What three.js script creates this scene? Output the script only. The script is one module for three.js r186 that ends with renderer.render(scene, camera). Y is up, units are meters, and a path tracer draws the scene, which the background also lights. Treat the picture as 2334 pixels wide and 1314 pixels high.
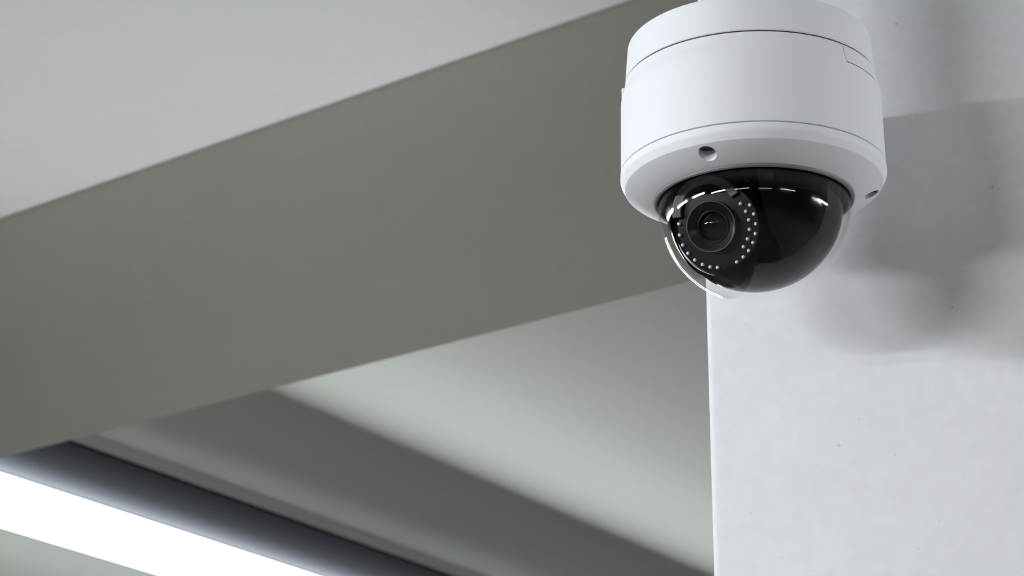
import * as THREE from 'three';
import { RectAreaLightUniformsLib } from 'three/addons/lights/RectAreaLightUniformsLib.js';
import { mergeGeometries, toCreasedNormals } from 'three/addons/utils/BufferGeometryUtils.js';
import { RoundedBoxGeometry } from 'three/addons/geometries/RoundedBoxGeometry.js';
import { Brush, Evaluator, SUBTRACTION } from 'three-bvh-csg';

// ---------------------------------------------------------------- camera, light, exposure
const scene = new THREE.Scene();
scene.background = new THREE.Color(0x000000);
const renderer = new THREE.WebGLRenderer({ antialias: true });
renderer.toneMapping = THREE.LinearToneMapping;
renderer.toneMappingExposure = 1.5;
renderer.shadowMap.enabled = true;
RectAreaLightUniformsLib.init();

const PITCH = THREE.MathUtils.degToRad(19.429);            // the photographer looks up
const camera = new THREE.PerspectiveCamera(13.624, 2334 / 1314, 0.05, 60);
camera.position.set(0, 1.6, 0);
camera.rotation.set(PITCH, 0, 0);
camera.focus = 1.36;
camera.userData.fStop = 20;

const LAMP = 34;              // radiance of the pendant tubes
const TUBE = 42;              // radiance of the batten light beyond the bulkhead
const LAMP_COLOR = new THREE.Color().setRGB(0.94, 0.97, 1.01);

// ---------------------------------------------------------------- helpers
let seed = 7;
const rnd = () => { seed = (seed * 1664525 + 1013904223) >>> 0; return seed / 4294967296; };
const used = new Map();
function numbered(name) {
  const n = used.get(name) || 0; used.set(name, n + 1);
  return n ? `${name}_${String(n).padStart(3, '0')}` : name;
}
function mesh(name, geometry, material, parent = scene) {
  const m = new THREE.Mesh(geometry, material);
  m.name = parent === scene ? numbered(name) : name;
  m.castShadow = m.receiveShadow = true;
  parent.add(m);
  return m;
}
function structure(name, geometry, material, label, category) {
  const m = mesh(name, geometry, material);
  m.userData = { kind: 'structure', label, category };
  return m;
}
function thing(name, label, category, position, group) {
  const g = new THREE.Group();
  g.name = numbered(name); g.position.copy(position);
  g.userData = { label, category };
  if (group) g.userData.group = group;
  scene.add(g);
  return g;
}
// box whose uv run in metres
function box(w, h, d, x = 0, y = 0, z = 0) {
  const g = new THREE.BoxGeometry(w, h, d), uv = g.attributes.uv;
  const size = [[d, h], [d, h], [w, d], [w, d], [w, h], [w, h]];
  for (let i = 0; i < uv.count; i++) { const s = size[Math.floor(i / 4)]; uv.setXY(i, uv.getX(i) * s[0], uv.getY(i) * s[1]); }
  return g.translate(x, y, z);
}
// closed outline [r, y] turned about the y axis from angle a0 to a1 (angle 0 is +z, positive towards +x), with end caps
function revolve(outline, a0 = -Math.PI, a1 = Math.PI, steps = 160, crease = 0.5) {
  if (outline.reduce((t, [r, y], i) => { const [q, z] = outline[(i + 1) % outline.length]; return t + r * z - q * y; }, 0) < 0) outline = outline.slice().reverse();
  const pos = [], uv = [], full = a1 - a0 > 6.2831, n = outline.length;
  const at = (i, k) => { const a = a0 + (a1 - a0) * k / steps, [r, y] = outline[i % n]; return [r * Math.sin(a), y, r * Math.cos(a)]; };
  const put = (p, u, v) => { pos.push(...p); uv.push(u, v); };
  let run = 0;
  for (let i = 0; i < n; i++) {
    const [r0, y0] = outline[i], [r1, y1] = outline[(i + 1) % n], len = Math.hypot(r1 - r0, y1 - y0);
    for (let k = 0; k < steps; k++) {
      const u0 = r1 * (a0 + (a1 - a0) * k / steps), u1 = r1 * (a0 + (a1 - a0) * (k + 1) / steps);
      const a = at(i, k), b = at(i + 1, k), c = at(i + 1, k + 1), d = at(i, k + 1);
      if (r0 > 1e-9) { put(a, u0, run); put(d, u1, run); put(c, u1, run + len); }
      if (r1 > 1e-9) { put(a, u0, run); put(c, u1, run + len); put(b, u0, run + len); }
    }
    run += len;
  }
  if (!full) {
    const tri = THREE.ShapeUtils.triangulateShape(outline.map(([r, y]) => new THREE.Vector2(r, y)), []);
    for (const [k, flip] of [[0, false], [steps, true]]) for (const t of tri) for (const j of flip ? [t[0], t[2], t[1]] : t) put(at(j, k), ...outline[j]);
  }
  const g = new THREE.BufferGeometry();
  g.setAttribute('position', new THREE.Float32BufferAttribute(pos, 3));
  g.setAttribute('uv', new THREE.Float32BufferAttribute(uv, 2));
  g.computeVertexNormals();
  return creased(g, crease);
}
// smooth normals up to an angle (worked out at 1000 times the size, since nearby corners are matched to a hundredth of a unit)
function creased(g, angle) { return toCreasedNormals(g.scale(1000, 1000, 1000), angle).scale(0.001, 0.001, 0.001); }
// arc points between two angles round a centre, for outlines
function arc(cx, cy, r, from, to, n = 6) {
  return Array.from({ length: n + 1 }, (_, i) => { const a = from + (to - from) * i / n; return [cx + r * Math.cos(a), cy + r * Math.sin(a)]; });
}

// ---------------------------------------------------------------- procedural textures
function noiseField(size, cell) {
  const n = size / cell, grid = Float32Array.from({ length: n * n }, rnd), out = new Float32Array(size * size);
  const s = (t) => t * t * (3 - 2 * t);
  for (let y = 0; y < size; y++) for (let x = 0; x < size; x++) {
    const gx = x / cell, gy = y / cell, x0 = Math.floor(gx), y0 = Math.floor(gy), fx = s(gx - x0), fy = s(gy - y0);
    const q = (i, j) => grid[((y0 + j) % n) * n + ((x0 + i) % n)];
    out[y * size + x] = (q(0, 0) * (1 - fx) + q(1, 0) * fx) * (1 - fy) + (q(0, 1) * (1 - fx) + q(1, 1) * fx) * fy;
  }
  return out;
}
function texture(size, repeat, fill, srgb = false) {
  const data = new Uint8Array(size * size * 4);
  for (let i = 0; i < size * size; i++) { const c = fill(i); data.set([...c.map((v) => Math.max(0, Math.min(255, v))), 255], i * 4); }
  const t = new THREE.DataTexture(data, size, size);
  t.wrapS = t.wrapT = THREE.RepeatWrapping; t.magFilter = THREE.LinearFilter; t.minFilter = THREE.LinearMipmapLinearFilter; t.generateMipmaps = true;
  t.repeat.set(repeat, repeat);
  if (srgb) t.colorSpace = THREE.SRGBColorSpace;
  t.needsUpdate = true;
  return t;
}
const N = 1024, fine = noiseField(N, 2), mid = noiseField(N, 8), coarse = noiseField(N, 64), broad = noiseField(N, 256);
const specks = new Float32Array(N * N);
for (let k = 0; k < 260; k++) {                                  // pin holes and grit in the plaster
  const x0 = Math.floor(rnd() * N), y0 = Math.floor(rnd() * N), r = 0.5 + rnd() * 0.8;
  for (let y = -3; y <= 3; y++) for (let x = -3; x <= 3; x++) if (x * x + y * y <= r * r) specks[((y0 + y + N) % N) * N + ((x0 + x + N) % N)] = 0.4 + 0.6 * rnd();
}
const plasterColor = texture(N, 1 / 0.7, (i) => { const v = 247 + 5 * (mid[i] - 0.5) + 3 * (coarse[i] - 0.5) + 3 * (broad[i] - 0.5) - 40 * specks[i]; return [v, v, v]; }, true);
const plasterBump = texture(N, 1 / 0.7, (i) => { const v = 128 + 50 * (fine[i] - 0.5) + 50 * (mid[i] - 0.5) + 25 * (coarse[i] - 0.5) - 90 * specks[i]; return [v, v, v]; });
const paintColor = texture(N, 1 / 1.6, (i) => { const v = 244 + 3 * (mid[i] - 0.5) + 2 * (coarse[i] - 0.5) + 3 * (broad[i] - 0.5); return [v, v, v]; }, true);
const paintBump = texture(N, 1 / 1.6, (i) => { const v = 128 + 60 * (fine[i] - 0.5) + 20 * (coarse[i] - 0.5); return [v, v, v]; });
const grainBump = texture(256, 1 / 0.02, (i) => { const j = (i % 256) + Math.floor(i / 256) * N; const v = 128 + 120 * (fine[j] - 0.5) + 60 * (mid[j] - 0.5); return [v, v, v]; });

const std = (r, g, b, roughness, more = {}) => new THREE.MeshStandardMaterial({ color: new THREE.Color().setRGB(r, g, b), roughness, ...more });
const phys = (r, g, b, roughness, more = {}) => new THREE.MeshPhysicalMaterial({ color: new THREE.Color().setRGB(r, g, b), roughness, ...more });
const M = {
  plaster: std(0.82, 0.83, 0.84, 0.75, { map: plasterColor, bumpMap: plasterBump, bumpScale: 0.0003 }),
  panel: std(0.72, 0.75, 0.67, 0.9, { map: paintColor, bumpMap: paintBump, bumpScale: 0.00008 }),  // ceiling paint with the green of bounced light mixed into the colour
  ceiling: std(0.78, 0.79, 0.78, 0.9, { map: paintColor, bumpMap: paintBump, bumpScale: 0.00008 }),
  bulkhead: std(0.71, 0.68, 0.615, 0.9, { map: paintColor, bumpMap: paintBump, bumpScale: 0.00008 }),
  hall: std(0.09, 0.09, 0.087, 0.9, { map: paintColor }),
  floor: std(0.18, 0.18, 0.165, 0.6, { map: paintColor, bumpMap: paintBump, bumpScale: 0.0005 }),
  shell: phys(0.80, 0.81, 0.83, 0.55, { bumpMap: grainBump, bumpScale: 0.00002 }),
  rubber: std(0.16, 0.165, 0.17, 0.55),
  dome: phys(1, 1, 1, 0.0, { transmission: 1, thickness: 0, ior: 1.5, specularIntensity: 0.42 }),
  black: phys(0.004, 0.004, 0.005, 0.12, { specularIntensity: 0.15 }),
  ball: phys(0.006, 0.006, 0.008, 0.4, { specularIntensity: 0.5 }),
  face: phys(0.008, 0.008, 0.014, 0.25),
  charcoal: phys(0.10, 0.107, 0.118, 0.45),
  barrel: phys(0.006, 0.006, 0.01, 0.3),
  glass: phys(0.003, 0.003, 0.006, 0.03, { specularIntensity: 0.6 }),
  led: phys(0.75, 0.76, 0.78, 0.15, { clearcoat: 1, clearcoatRoughness: 0.05 }),
  socket: std(0.02, 0.02, 0.022, 0.5),
  steel: std(0.3, 0.3, 0.31, 0.4, { metalness: 1 }),
  wing: phys(0.02, 0.0215, 0.0235, 1, { specularIntensity: 0 }),
  glow: std(0.9, 0.9, 0.9, 0.5, { emissive: LAMP_COLOR.clone(), emissiveIntensity: 3 }),
  white: std(0.8, 0.8, 0.8, 0.5),
};

// ---------------------------------------------------------------- the hall
const CEIL = 3.01, X0 = -8, X1 = 6, Z0 = -12.5, Z1 = 7;
const W = X1 - X0, D = Z1 - Z0, XC = (X0 + X1) / 2, ZC = (Z0 + Z1) / 2;
structure('floor', box(W, 0.2, D, XC, -0.1, ZC), M.floor, 'dark grey painted floor of the hall', 'floor');
structure('ceiling', box(W, 0.2, D, XC, CEIL + 0.1, ZC), M.ceiling, 'pale painted ceiling above the bulkhead', 'ceiling');
structure('wall_left', box(0.2, CEIL + 0.4, D, X0 - 0.1, CEIL / 2, ZC), M.hall, 'plain dark grey side wall of the hall', 'wall');
structure('wall_outer', box(0.2, CEIL + 0.4, D, X1 + 0.1, CEIL / 2, ZC), M.hall, 'plain dark grey outer wall of the hall', 'wall');
structure('wall_far', box(W + 0.4, CEIL + 0.4, 0.2, XC, CEIL / 2, Z0 - 0.1), M.hall, 'plain dark grey far wall of the hall', 'wall');
structure('wall_back', box(W + 0.4, CEIL + 0.4, 0.2, XC, CEIL / 2, Z1 + 0.1), M.hall, 'plain dark grey back wall of the hall', 'wall');

// white plastered wall that carries the camera: it bows gently forward, its free corner is rounded
const WALL_X = 0.1247, WALL_Z = -1.42, BOW = 1.2, TURN = THREE.MathUtils.degToRad(29);
{
  const s = new THREE.Shape(), xc = WALL_X + BOW * Math.sin(TURN), zc = WALL_Z - BOW * Math.cos(TURN), r = 0.006;
  const put = (x, z, first) => first ? s.moveTo(x, -z) : s.lineTo(x, -z);
  put(X1, zc + BOW, true);
  for (let k = 0; k <= 40; k++) { const b = TURN * k / 40 * 0.995; put(xc - BOW * Math.sin(b), zc + BOW * Math.cos(b)); }
  const cx = WALL_X + r * Math.sin(TURN), cz = WALL_Z - r * Math.cos(TURN);
  for (let k = 1; k <= 10; k++) { const b = TURN + (1.62 - TURN) * k / 10; put(cx - r * Math.sin(b), cz + r * Math.cos(b)); }
  put(WALL_X + 0.07, WALL_Z - 0.3); put(X1, WALL_Z - 0.3); s.closePath();
  const g = new THREE.ExtrudeGeometry(s, { depth: CEIL, bevelEnabled: false }).rotateX(-Math.PI / 2);   // plan (x, y) -> (x, -z)
  structure('wall_right', creased(g, 0.5), M.plaster, 'white plastered wall bowing gently forward behind the dome camera', 'wall');
}
// bulkhead hanging from the ceiling
const BULK = new THREE.Vector3(0.2401, 2.6, -2.7945), ALONG = new THREE.Vector3(-0.7781, 0, -0.6281);
{
  const len = 9.4, thick = 0.003, h = CEIL - 2.6;
  const g = box(len, h, thick, len / 2 - 1.6, h / 2, thick / 2), p = g.attributes.position;
  for (let i = 0; i < p.count; i++) if (p.getY(i) < 0.001 && p.getZ(i) > 0.001) p.setY(i, 0.02);       // lower edge bevelled to the back
  g.computeVertexNormals();
  const m = structure('added_bulkhead', g, M.bulkhead, 'shaded warm grey bulkhead hanging down from the pale ceiling', 'bulkhead');
  m.position.copy(BULK); m.rotation.y = Math.atan2(-ALONG.z, ALONG.x);
  // unseen copy added on the photographer's side: keeps the light of the pendants behind it off the ceiling between the two
  const h2 = CEIL - 2.47, m2 = structure('added_bulkhead', box(8.4, h2, thick, 1.9, h2 / 2, thick / 2), M.bulkhead, 'added unseen bulkhead that keeps pendant light off the first bulkhead', 'bulkhead');
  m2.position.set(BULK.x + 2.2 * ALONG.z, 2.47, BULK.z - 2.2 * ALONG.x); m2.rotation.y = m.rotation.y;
}
{
  const m = structure('ceiling_bounce_tint', box(9.4, 0.006, 4.4, 3.1, -0.003, 2.22), M.panel, 'pale ceiling beyond the bulkhead with green bounced light put into its colour', 'ceiling');  // same ceiling; the green tint of bounced light is in its colour
  m.position.set(BULK.x, CEIL, BULK.z); m.rotation.y = Math.atan2(-ALONG.z, ALONG.x);
}

// ---------------------------------------------------------------- dome camera
const S = new THREE.Vector3(0.138, 2.10029, -1.28156);            // centre of the clear dome
const cam = thing('dome_camera', 'white dome security camera with a clear bubble hanging in front of the plastered wall', 'security camera', S);
const deg = THREE.MathUtils.degToRad;

// mounting base and the post that carries it from the ceiling
mesh('mounting_base', revolve([[0.0718, 0.0778], [0.0722, 0.0783], [0.0705, 0.0990], ...arc(0.0685, 0.0990, 0.0020, 0, Math.PI / 2, 4).slice(1), [0.02, 0.1010], [0.02, 0.0778]]), M.shell, cam);
mesh('drop_post', new RoundedBoxGeometry(0.0565, CEIL - S.y - 0.1012, 0.09, 3, 0.003).translate(0.00775, (CEIL - S.y + 0.1012) / 2, 0), M.shell, cam).userData.label = 'white square drop post';
// housing: full section all round, cut lower under the flap
const SIDE = [[0.0755, 0.0220], [0.0749, 0.0640]];
const shoulder = [[0.0747, 0.0662], [0.0742, 0.0684], [0.0735, 0.0704], [0.0729, 0.0730], [0.0724, 0.0766], [0.0720, 0.0769]];
const FLAP0 = deg(40), FLAP1 = deg(108), GAP = 0.008;
mesh('housing', mergeGeometries([
  revolve([[0.0750, 0.0217], ...SIDE, ...shoulder, [0.06, 0.0769], [0.06, 0.0217]], FLAP1, FLAP0 + Math.PI * 2, 150),
  revolve([[0.0750, 0.0217], ...SIDE, [0.0748, 0.0653], [0.06, 0.0653], [0.06, 0.0217]], FLAP0, FLAP1, 40),
]), M.shell, cam);
mesh('conduit_flap', revolve([[0.0745, 0.0661], [0.0746, 0.0665], [0.0742, 0.0684], [0.0735, 0.0704], [0.0729, 0.0730], [0.0724, 0.0766], [0.0720, 0.0769], [0.066, 0.0769], [0.066, 0.0660]], FLAP0 + GAP, FLAP1 - GAP, 40), M.shell, cam);
{
  const t = mesh('hinge_tab', new RoundedBoxGeometry(0.0036, 0.0068, 0.012, 2, 0.0008), M.shell, cam);
  const a = deg(-93); t.position.set(0.0726 * Math.sin(a), 0.0708, 0.0726 * Math.cos(a)); t.rotation.y = a + Math.PI / 2;
}
// lower ring with three bored screw holes
{
  const csg = new Evaluator(); csg.attributes = ['position', 'normal', 'uv']; csg.useGroups = false;
  const outline = [[0.0571, 0.0044], [0.0580, 0.0046], [0.0727, 0.0118], [0.0734, 0.0124], [0.0753, 0.0160], [0.0758, 0.0172], [0.0759, 0.0182], [0.0758, 0.0208], [0.0754, 0.0212], [0.0571, 0.0212]];
  let ring = new Brush(revolve(outline, -Math.PI, Math.PI, 160, 0.3)); ring.updateMatrixWorld();
  const holes = [-27.5, 92.5, 212.5].map(deg);
  for (const a of holes) {
    const c = new Brush(new THREE.CylinderGeometry(0.0050, 0.0050, 0.016, 64).translate(0.0669 * Math.sin(a), 0.0100, 0.0669 * Math.cos(a)));
    c.updateMatrixWorld();
    ring = csg.evaluate(ring, c, SUBTRACTION); ring.updateMatrixWorld();
  }
  const r = mesh('trim_ring', ring.geometry, M.shell, cam);
  for (const a of holes) mesh('screw', new THREE.CylinderGeometry(0.0049, 0.0049, 0.0050, 28).translate(0.0669 * Math.sin(a), 0.0150, 0.0669 * Math.cos(a)), M.socket, r).userData.label = 'dark recessed screw';
}
mesh('seam_shade', revolve([[0.066, 0.07695], [0.0712, 0.07695], [0.0712, 0.07775], [0.066, 0.07775]]), M.socket, cam).userData.label = 'black ring standing for the shade in the seam under the base';  // black ring darkens the open seam, where only shade would be
mesh('dome_gasket', revolve([[0.0549, 0.0030], [0.0560, 0.0026], [0.0569, 0.0032], [0.0571, 0.0046], [0.0571, 0.0075], [0.0549, 0.0075]]), M.rubber, cam).userData.label = 'grey rubber gasket round the bubble';
mesh('inner_plate', revolve([[0, 0.0122], [0.0545, 0.0122], [0.0545, 0.0142], [0, 0.0142]], -Math.PI, Math.PI, 64), M.black, cam).userData.label = 'black inner plate';
// clear bubble: outer and inner surface of the moulding
{
  const side = (r) => { const p = [new THREE.Vector2(1e-5, -r)]; for (let k = 1; k <= 48; k++) p.push(new THREE.Vector2(r * Math.sin(k / 48 * Math.PI / 2), -r * Math.cos(k / 48 * Math.PI / 2))); p.push(new THREE.Vector2(r, 0.011)); return new THREE.LatheGeometry(p, 128); };
  mesh('bubble', mergeGeometries([side(0.0547), side(0.0539)]), M.dome, cam).userData.label = 'clear plastic bubble';
}
// black liner with a rounded slot for the lens
{
  const csg = new Evaluator(); csg.attributes = ['position', 'normal', 'uv']; csg.useGroups = false;
  const bowl = (r, b) => [...arc(0, 0, 1, -Math.PI / 2, 0, 40).map(([c, s]) => [Math.max(0, r * c), b * s]), [r, 0.0118]];
  const out = bowl(0.0502, 0.0480), inn = bowl(0.0488, 0.0466).reverse();
  let liner = new Brush(revolve([...out, ...inn], -Math.PI, Math.PI, 128)); liner.updateMatrixWorld();
  const hw = 0.0268, lw = 0.037, y0 = -0.042, y1 = 0.0078, r = 0.009, s = new THREE.Shape();
  s.moveTo(-lw + r, y0); s.lineTo(hw - r, y0); s.absarc(hw - r, y0 + r, r, -Math.PI / 2, 0); s.lineTo(hw, y1 - r); s.absarc(hw - r, y1 - r, r, 0, Math.PI / 2);
  s.lineTo(-lw + r, y1); s.absarc(-lw + r, y1 - r, r, Math.PI / 2, Math.PI); s.lineTo(-lw, y0 + r); s.absarc(-lw + r, y0 + r, r, Math.PI, Math.PI * 1.5);
  const slot = new Brush(new THREE.ExtrudeGeometry(s, { depth: 0.09, bevelEnabled: false, curveSegments: 8 }).translate(0, 0, -0.004).rotateY(deg(-35)));
  slot.updateMatrixWorld();
  liner = csg.evaluate(liner, slot, SUBTRACTION);
  mesh('liner', creased(liner.geometry.index ? liner.geometry.toNonIndexed() : liner.geometry, 0.5), M.black, cam).userData.label = 'glossy black inner liner with a slot';
}
// lens module: ball with a round face, lens, bracket and infrared lamps
{
  const U = new THREE.Vector3(0, Math.cos(PITCH), Math.sin(PITCH)), B = new THREE.Vector3(0, -Math.sin(PITCH), Math.cos(PITCH)), X = new THREE.Vector3(1, 0, 0);
  const at = new THREE.Vector3().addScaledVector(X, -0.0225).addScaledVector(U, -0.01125).addScaledVector(B, 0.0195);
  const out = new THREE.Vector3().addScaledVector(X, -0.40).addScaledVector(U, -0.03).addScaledVector(B, 0.91).normalize();
  const right = new THREE.Vector3().crossVectors(U, out).normalize(), up = new THREE.Vector3().crossVectors(out, right);
  const turnY = (outline, steps = 64) => revolve(outline, -Math.PI, Math.PI, steps).rotateX(Math.PI / 2);                // axis y -> z
  const back = []; for (let k = 0; k <= 20; k++) { const a = k / 20 * 2.1; back.push([Math.max(0, 0.0285 * Math.sin(a)), -0.0135 - 0.0285 * Math.cos(a)]); }
  const ball = mesh('camera_module', turnY([...back, [0.0245, -0.0003], [0.0232, 0], [0, 0]], 96), M.ball, cam);
  ball.userData.label = 'black ball shaped lens module';
  ball.position.copy(at);
  ball.quaternion.setFromRotationMatrix(new THREE.Matrix4().makeBasis(right, up, out));
  const sub = (name, g, m, x = 0, y = 0, z = 0, label) => { const o = mesh(name, g, m, ball); o.position.set(x, y, z); if (label) o.userData.label = label; return o; };
  sub('lens_barrel', turnY([[0.0145, -0.001], [0.0145, 0.0046], [0.0138, 0.0054], [0.0130, 0.0050], [0.0105, 0.0018], [0.0092, 0.0012], [0.0090, -0.001]]), M.barrel, -0.0022, 0.0004, 0);
  sub('lens_ring', turnY([[0.0092, 0.0006], [0.0092, 0.0020], [0.0086, 0.0023], [0.0080, 0.0014], [0.0080, 0.0006]]), M.barrel, -0.0022, 0.0004, 0);
  sub('barrel_rim', new THREE.TorusGeometry(0.0142, 0.00025, 8, 64), M.charcoal, -0.0022, 0.0004, 0.0051);
  const cap = []; for (let k = 0; k <= 12; k++) { const a = k / 12 * 0.75; cap.push([0.0124 * Math.sin(a), 0.0118 * Math.cos(a) - 0.0088]); }
  sub('lens', turnY([[0, -0.0005], ...cap.slice().reverse().map(([r, z], i) => i === 0 ? [r, -0.0005] : [r, z])], 64), M.glass, -0.0022, 0.0004, 0.0002, 'dark glass lens');
  const sector = (r0, r1, a0, a1, depth) => { const s = new THREE.Shape(); s.absarc(0, 0, r1, a0, a1, false); s.absarc(0, 0, r0, a1, a0, true); s.closePath(); return new THREE.ExtrudeGeometry(s, { depth, bevelEnabled: true, bevelThickness: 0.0004, bevelSize: 0.0004, bevelSegments: 2, curveSegments: 24 }); };
  for (const [a0, a1] of [[32, 103], [104.5, 188]]) sub('gimbal_arch', sector(0.0163, 0.0206, deg(a0), deg(a1), 0.004), M.charcoal, -0.0050, 0.0085, -0.0015, 'charcoal half ring over the lens');
  const led = mergeGeometries([new THREE.SphereGeometry(0.0011, 14, 8, 0, Math.PI * 2, 0, Math.PI / 2).rotateX(Math.PI / 2).translate(0, 0, 0.0007), new THREE.CylinderGeometry(0.0011, 0.0011, 0.0012, 14, 1, true).rotateX(Math.PI / 2).translate(0, 0, 0.0001)]);
  const outer = [32, 18, 4, -10, -23, -36, -48, -60, -90, -101, -113, -126, -140, -154, -169, 175], inner = [43, 27, 11.5, -4.5, -21, -36];
  for (const a of outer) sub('infrared_led', led, M.led, 0.0228 * Math.cos(deg(a)), 0.0228 * Math.sin(deg(a)), 0, 'small clear infrared lamp');
  for (const a of inner) sub('infrared_led', led, M.led, 0.0190 * Math.cos(deg(a)), 0.0190 * Math.sin(deg(a)), 0, 'small clear infrared lamp');
}

// ---------------------------------------------------------------- batten light beyond the bulkhead
{
  const dir = new THREE.Vector3(Math.sin(deg(30.9)), 0, -Math.cos(deg(30.9)));       // runs away to the right
  const len = 4.2, y = 2.9;
  const g = thing('batten_light', 'long ceiling batten light with glowing tube under a flat dark reflector beyond the bulkhead', 'ceiling light', new THREE.Vector3(-0.875, y, -4.607).addScaledVector(dir, 1.55));
  g.rotation.y = Math.atan2(-dir.z, dir.x);                                         // local x along the batten, local +z towards the right-hand edge
  const TZ = -0.2, TY = -0.075, R = 0.06, half = 0.071 - TZ;                         // tube axis, tube radius, half width of the reflector
  const o = new THREE.Shape();                                                      // section of the reflector: flat, its edges turned up a little
  o.moveTo(-half, -0.03); o.lineTo(-0.18, -0.05); o.lineTo(0.18, -0.05); o.lineTo(half, -0.03); o.lineTo(half, -0.024); o.lineTo(0.18, -0.044); o.lineTo(-0.18, -0.044); o.lineTo(-half, -0.024); o.closePath();
  const pan = new THREE.ExtrudeGeometry(o, { depth: len, bevelEnabled: false }).translate(0, 0, -len / 2).rotateY(-Math.PI / 2).translate(0, 0, TZ);
  mesh('reflector', creased(pan, 0.3), M.wing, g).userData.label = 'dark grey metal reflector with turned up edges';
  mesh('spine', box(len, CEIL - y - 0.007 + 0.044, 0.08, 0, (CEIL - y - 0.007 - 0.044) / 2, TZ), M.white, g);
  mesh('glowing_tube', new THREE.CapsuleGeometry(R, len - 0.2, 6, 32).rotateZ(Math.PI / 2).translate(0, TY, TZ), M.glow, g).userData.label = 'glowing white tube';
  const rect = (w, h, x, yy, z, tx, ty, tz) => { const l = new THREE.RectAreaLight(LAMP_COLOR, TUBE, w, h); l.position.set(x, yy, z); g.add(l); l.updateWorldMatrix(true, false); l.lookAt(g.localToWorld(new THREE.Vector3(x + tx, yy + ty, z + tz))); };
  g.updateWorldMatrix(true, true);
  rect(len - 0.2, 0.08, 0, TY - 0.018, TZ + R + 0.002, 0, 0, 1);
  rect(len - 0.2, 0.08, 0, TY - 0.018, TZ - R - 0.002, 0, 0, -1);
  rect(len - 0.2, 0.08, 0, TY - R - 0.002, TZ, 0, -1, 0);
}

// ---------------------------------------------------------------- pendant tubes hung round the hall, seen in the bubble
const pendants = [
  // azimuth from, to (degrees, 0 = away, positive to the right), distance, height, depth of the face, brightness, where it hangs
  [-43, -65, 1.95, 2.42, 0.08, 0.4, 'white pendant tube light with added shield, hung closest to the bulkhead'],
  [-70, -92, 2.5, 2.41, 0.08, 0.6, 'white pendant tube light with added shield, second along the row from the bulkhead'],
  [-96, -117, 3.2, 2.50, 0.08, 4.4, 'white pendant tube light with added shield, third along the row from the bulkhead'],
  [-122, -143, 4.2, 2.42, 0.08, 3.4, 'white pendant tube light with added shield, fourth along the row from the bulkhead'],
  [-150, -171, 5.2, 2.38, 0.045, 0.6, 'white pendant tube light with added shield, fifth along the row from the bulkhead'],
  [-178, -197, 5.8, 2.33, 0.03, 0.5, 'white pendant tube light with added shield, sixth along the row from the bulkhead'],
  [-204, -225, 5.0, 2.36, 0.045, 0.6, 'white pendant tube light with added shield, seventh along the row from the bulkhead'],
  [-251, -280, 4.2, 2.30, 0.08, 4.4, 'white pendant tube light with added shield, hung along the plastered wall'],
];
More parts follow.
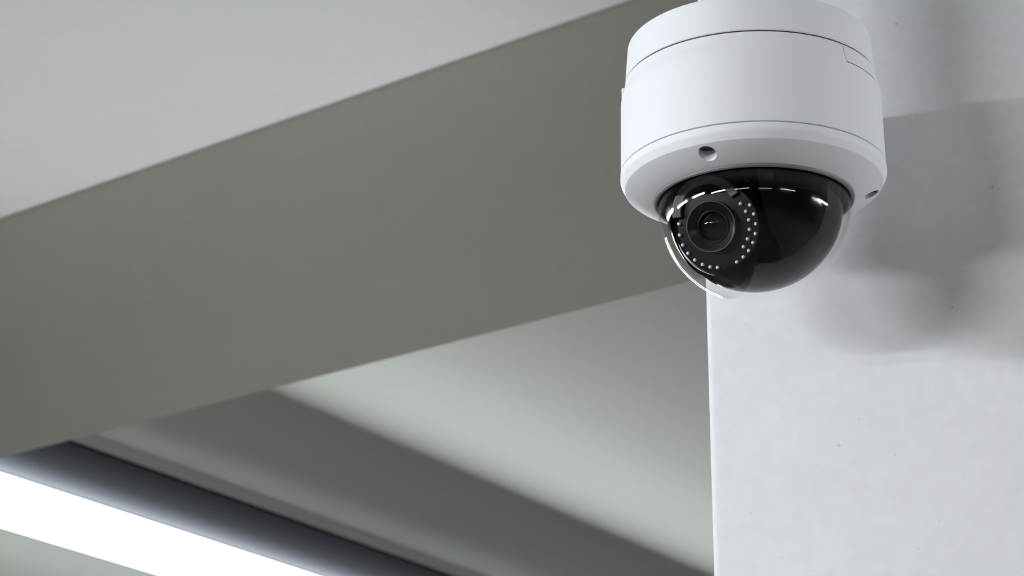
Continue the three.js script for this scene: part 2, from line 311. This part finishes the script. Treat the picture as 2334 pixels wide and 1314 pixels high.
function pendant(at, turn, len, tall, bright, down, added_shield, label) {
  const g = thing('pendant_light', label, 'pendant light', at, 'pendant tube lights round the hall'), y = at.y;
  g.rotation.y = turn;                                                              // local +z is the front
  mesh('housing', new RoundedBoxGeometry(len + 0.04, 0.05, 0.09, 3, 0.008).translate(0, 0, -0.06), M.white, g);
  mesh('glowing_diffuser', new THREE.CapsuleGeometry(tall / 2, len - tall, 6, 20).rotateZ(Math.PI / 2), M.glow, g);
  mesh('added_shield', box(len + 0.04, 0.004, added_shield + 0.1, 0, tall / 2 + 0.012, added_shield / 2 - 0.05), M.white, g);  // plate added above the tube to keep its light off the bulkhead
  for (const s of [-1, 1]) {
    mesh('suspension_rod', new THREE.CylinderGeometry(0.004, 0.004, CEIL - y - 0.025, 8).translate(s * len * 0.4, 0.025 + (CEIL - y - 0.025) / 2, -0.06), M.steel, g);
    mesh('end_cap', new RoundedBoxGeometry(0.012, 0.1, 0.1, 2, 0.004).translate(s * (len / 2 + 0.008), 0, -0.02), M.white, g);
  }
  g.updateWorldMatrix(true, true);
  const rect = (k, yy, z, ty, tz) => { const l = new THREE.RectAreaLight(LAMP_COLOR, LAMP * k, len - 0.02, tall); l.position.set(0, yy, z); g.add(l); l.updateWorldMatrix(true, false); l.lookAt(g.localToWorld(new THREE.Vector3(0, yy + ty, z + tz))); };
  rect(bright, 0, tall / 2 + 0.002, 0, 1);
  if (down) rect(down, -tall / 2 - 0.002, 0, -1, 0.001);
}
for (const [a0, a1, d, y, tall, bright, label] of pendants) {                       // each faces the dome camera
  const a = deg((a0 + a1) / 2);
  pendant(new THREE.Vector3(S.x + d * Math.sin(a), y, S.z - d * Math.cos(a)), -a, 1.6 * d * Math.tan(deg((a0 - a1) / 2)), tall, bright, bright * 0.35, d < 2.8 ? 0.5 : 0.2, label);
}
// unseen lamp added to wash the ceiling in front of the bulkhead; it stands right under the bulkhead, whose faces it leaves in shade
{
  const out = new THREE.Vector3(ALONG.z, 0, -ALONG.x), foot = BULK.clone().addScaledVector(ALONG, 0.8).addScaledVector(out, -0.015).setY(0);
  const g = thing('added_uplighter', 'unseen white uplighter with a round bowl, added to brighten the ceiling', 'added lamp', foot);
  mesh('base', revolve([[0, 0], [0.14, 0], [0.14, 0.012], [0.125, 0.02], [0, 0.02]], -Math.PI, Math.PI, 48), M.white, g);
  mesh('pole', new THREE.CylinderGeometry(0.012, 0.014, 0.80, 16).translate(0, 0.42, 0), M.steel, g);
  const up = new THREE.Vector3(0, Math.cos(deg(7)), 0).addScaledVector(out, Math.sin(deg(7))), turn = new THREE.Quaternion().setFromUnitVectors(new THREE.Vector3(0, 1, 0), up);
  const bowl = mesh('bowl', revolve([[0.02, 0], [0.05, 0.004], [0.085, 0.06], [0.088, 0.14], [0.084, 0.14], [0.081, 0.062], [0.048, 0.009], [0.02, 0.006]], -Math.PI, Math.PI, 48), M.white, g);
  bowl.position.y = 0.81; bowl.quaternion.copy(turn);
  mesh('glowing_bulb', new THREE.SphereGeometry(0.022, 20, 14).translate(0, 0.04, 0), M.glow, bowl);
  const l = new THREE.SpotLight(LAMP_COLOR, 5.3, 0, deg(29), 0.7, 2);
  l.shadow.radius = 1;
  l.position.copy(up).multiplyScalar(0.04).add(new THREE.Vector3(0, 0.81, 0)); l.target.position.copy(up).multiplyScalar(2).add(l.position);
  l.castShadow = true; g.add(l, l.target);
}

renderer.render(scene, camera);
